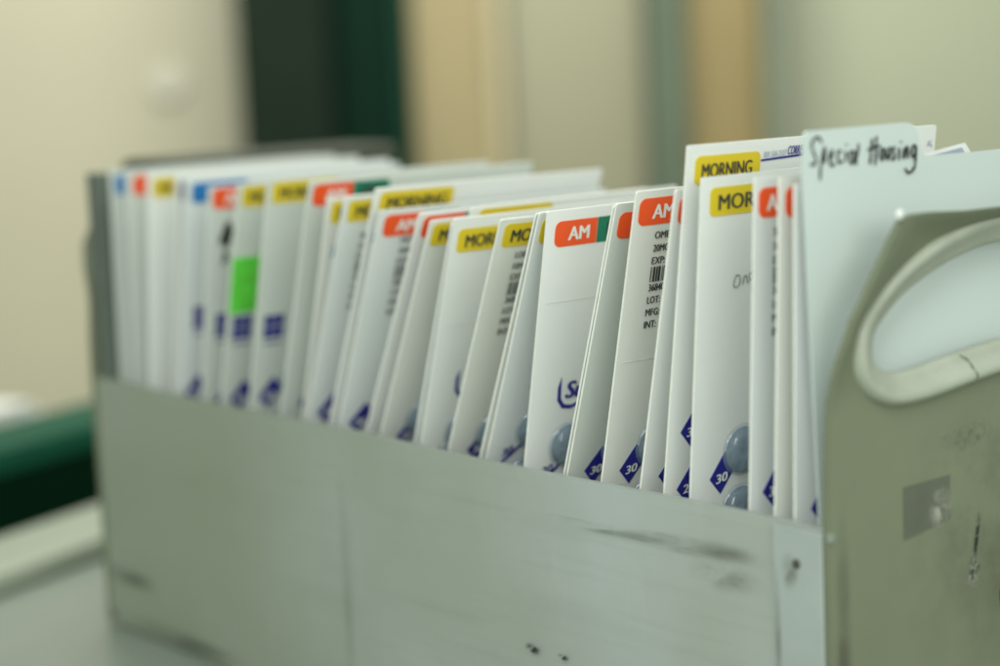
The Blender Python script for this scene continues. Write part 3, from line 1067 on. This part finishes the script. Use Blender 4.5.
# ------------------------------------------------------------------ white divider with the handwritten tab
LN = R_(-2.2)
dv = empty("index_divider", (0.006, 0.0131 - (0.3107 - FLOOR) * math.tan(R_(2.2)), FLOOR), (LN, 0, 0))
tag(dv, "white plastic divider with a handwritten tab standing behind the handle", "divider")
Hd = (0.3107 - FLOOR) / math.cos(LN)
tabo = [(-0.003, -0.005)]
left = [(0.0010, 0.0), (-0.0005, Hd * 0.5), (0.0, Hd), (0.0012, Hd + .0145), (0.0022, Hd + .0175), (0.0045, Hd + .0188)]
right_ = [(0.0650, Hd + .0190), (0.0690, Hd + .0183), (0.0722, Hd + .0162), (0.0738, Hd + .0130), (0.0747, Hd + .0075), (0.0756, Hd + .0052), (0.0780, Hd + .0038), (0.1010, Hd + .0036), (0.222, Hd + .0032), (0.226, Hd), (0.226, 0.0)]
sheet = link("sheet", prism_me("sheet", left + right_, 0, 0.0010), DIVW, dv)
HW = dict(
    S=[(12.1, -13.5), (10.3, -15.8), (7.1, -15.1), (5.8, -12.6), (7.1, -9.3), (8.0, -6.6), (6.4, -4.9), (4.4, -5.4)],
    p=[(9.8, 1.8), (10.3, -2.7), (11.6, -6.9), (13.1, -11.1), (13.8, -10.5), (13.1, -6.3), (11.7, -5.3)],
    e=[(16.3, -6.3), (18.0, -8.1), (17.8, -10.0), (16.4, -8.2), (16.2, -5.0), (17.9, -3.8), (19.1, -4.8)],
    c=[(23.6, -9.4), (21.9, -9.5), (21.0, -7.0), (22.0, -4.7), (24.0, -5.4)],
    i=[(26.2, -9.4), (26.1, -7.5), (25.8, -4.9)], idot=[(26.7, -12.2), (26.8, -11.5)],
    a=[(31.2, -8.8), (29.2, -8.7), (28.4, -5.6), (29.5, -3.8), (31.0, -5.8), (31.4, -8.9), (31.4, -4.2)],
    l=[(34.4, -12.1), (33.3, -7.6), (32.2, -5.0), (32.5, -3.0)],
    H1=[(43.1, -13.5), (41.9, -8.1), (40.7, -2.8)], H2=[(45.8, -14.4), (45.0, -7.9), (43.9, -2.0)], Hb=[(39.5, -8.8), (44.5, -9.9), (47.8, -10.2)],
    o=[(49.1, -9.0), (47.9, -8.0), (47.5, -5.6), (48.2, -4.2), (49.5, -5.6), (49.8, -8.0), (49.0, -9.0)],
    u=[(51.5, -9.1), (51.1, -5.6), (51.9, -4.2), (53.1, -6.2), (53.8, -9.3), (53.6, -4.6)],
    s=[(57.1, -9.3), (55.6, -7.8), (56.5, -5.5), (55.9, -3.9), (54.5, -4.3)],
    i2=[(59.6, -8.6), (59.0, -3.1)], dot=[(60.9, -11.3), (61.1, -10.5)],
    n=[(62.8, -8.4), (62.1, -3.8), (63.5, -6.7), (65.0, -8.8), (64.8, -3.6)],
    g=[(70.5, -8.8), (68.4, -8.6), (67.3, -5.9), (68.3, -4.2), (69.9, -5.8), (70.9, -8.5), (69.9, -3.0), (69.0, 0.3), (66.3, 2.3), (63.9, 1.9), (62.8, 0.2)])
link("handwriting", strokes_me("handwriting", [[(u * mm, Hd - v * mm) for u, v in st] for st in HW.values()], 0.00122, -0.0004, 0.2), MARKER, dv)

# a few blue and white papers whose tips show right of the tab
pr = empty("folded_papers", (0.083, 0.0330, FLOOR), (R_(2.0), 0, 0))
tag(pr, "blue and white folded paper tips sticking up right of the divider tab", "papers")
Hp = 0.3100
for k, (dx, dz, m) in enumerate(((0.003, 0.0005, WHT), (0.0, -0.0014, PAD))):
    pts = [(dx, 0), (0.040 + dx, 0), (0.040 + dx, Hp - .003 + dz), (0.036 + dx, Hp + .0015 + dz), (0.004 + dx, Hp - .002 + dz), (dx, Hp - .005 + dz)]
    link("sheet", prism_me("sheet", pts, -0.0006 * k, -0.0006 * k + 0.0004), m, pr)

# the dark storage box behind (its own parts)
DBM = mat("storage_box_dark", (0.03, 0.04, 0.025), 0.6, 0.1, 6, spec=0.2)
bpart("body", db, 0.075, 0.265, 0.660, 0.715, 0.0, 0.288, DBM, 0.006)
bpart("lid", db, 0.070, 0.270, 0.655, 0.720, 0.2885, 0.3055, mat("storage_lid_dark", (0.05, 0.06, 0.035), 0.6, 0.1, 6, spec=0.2), 0.006)
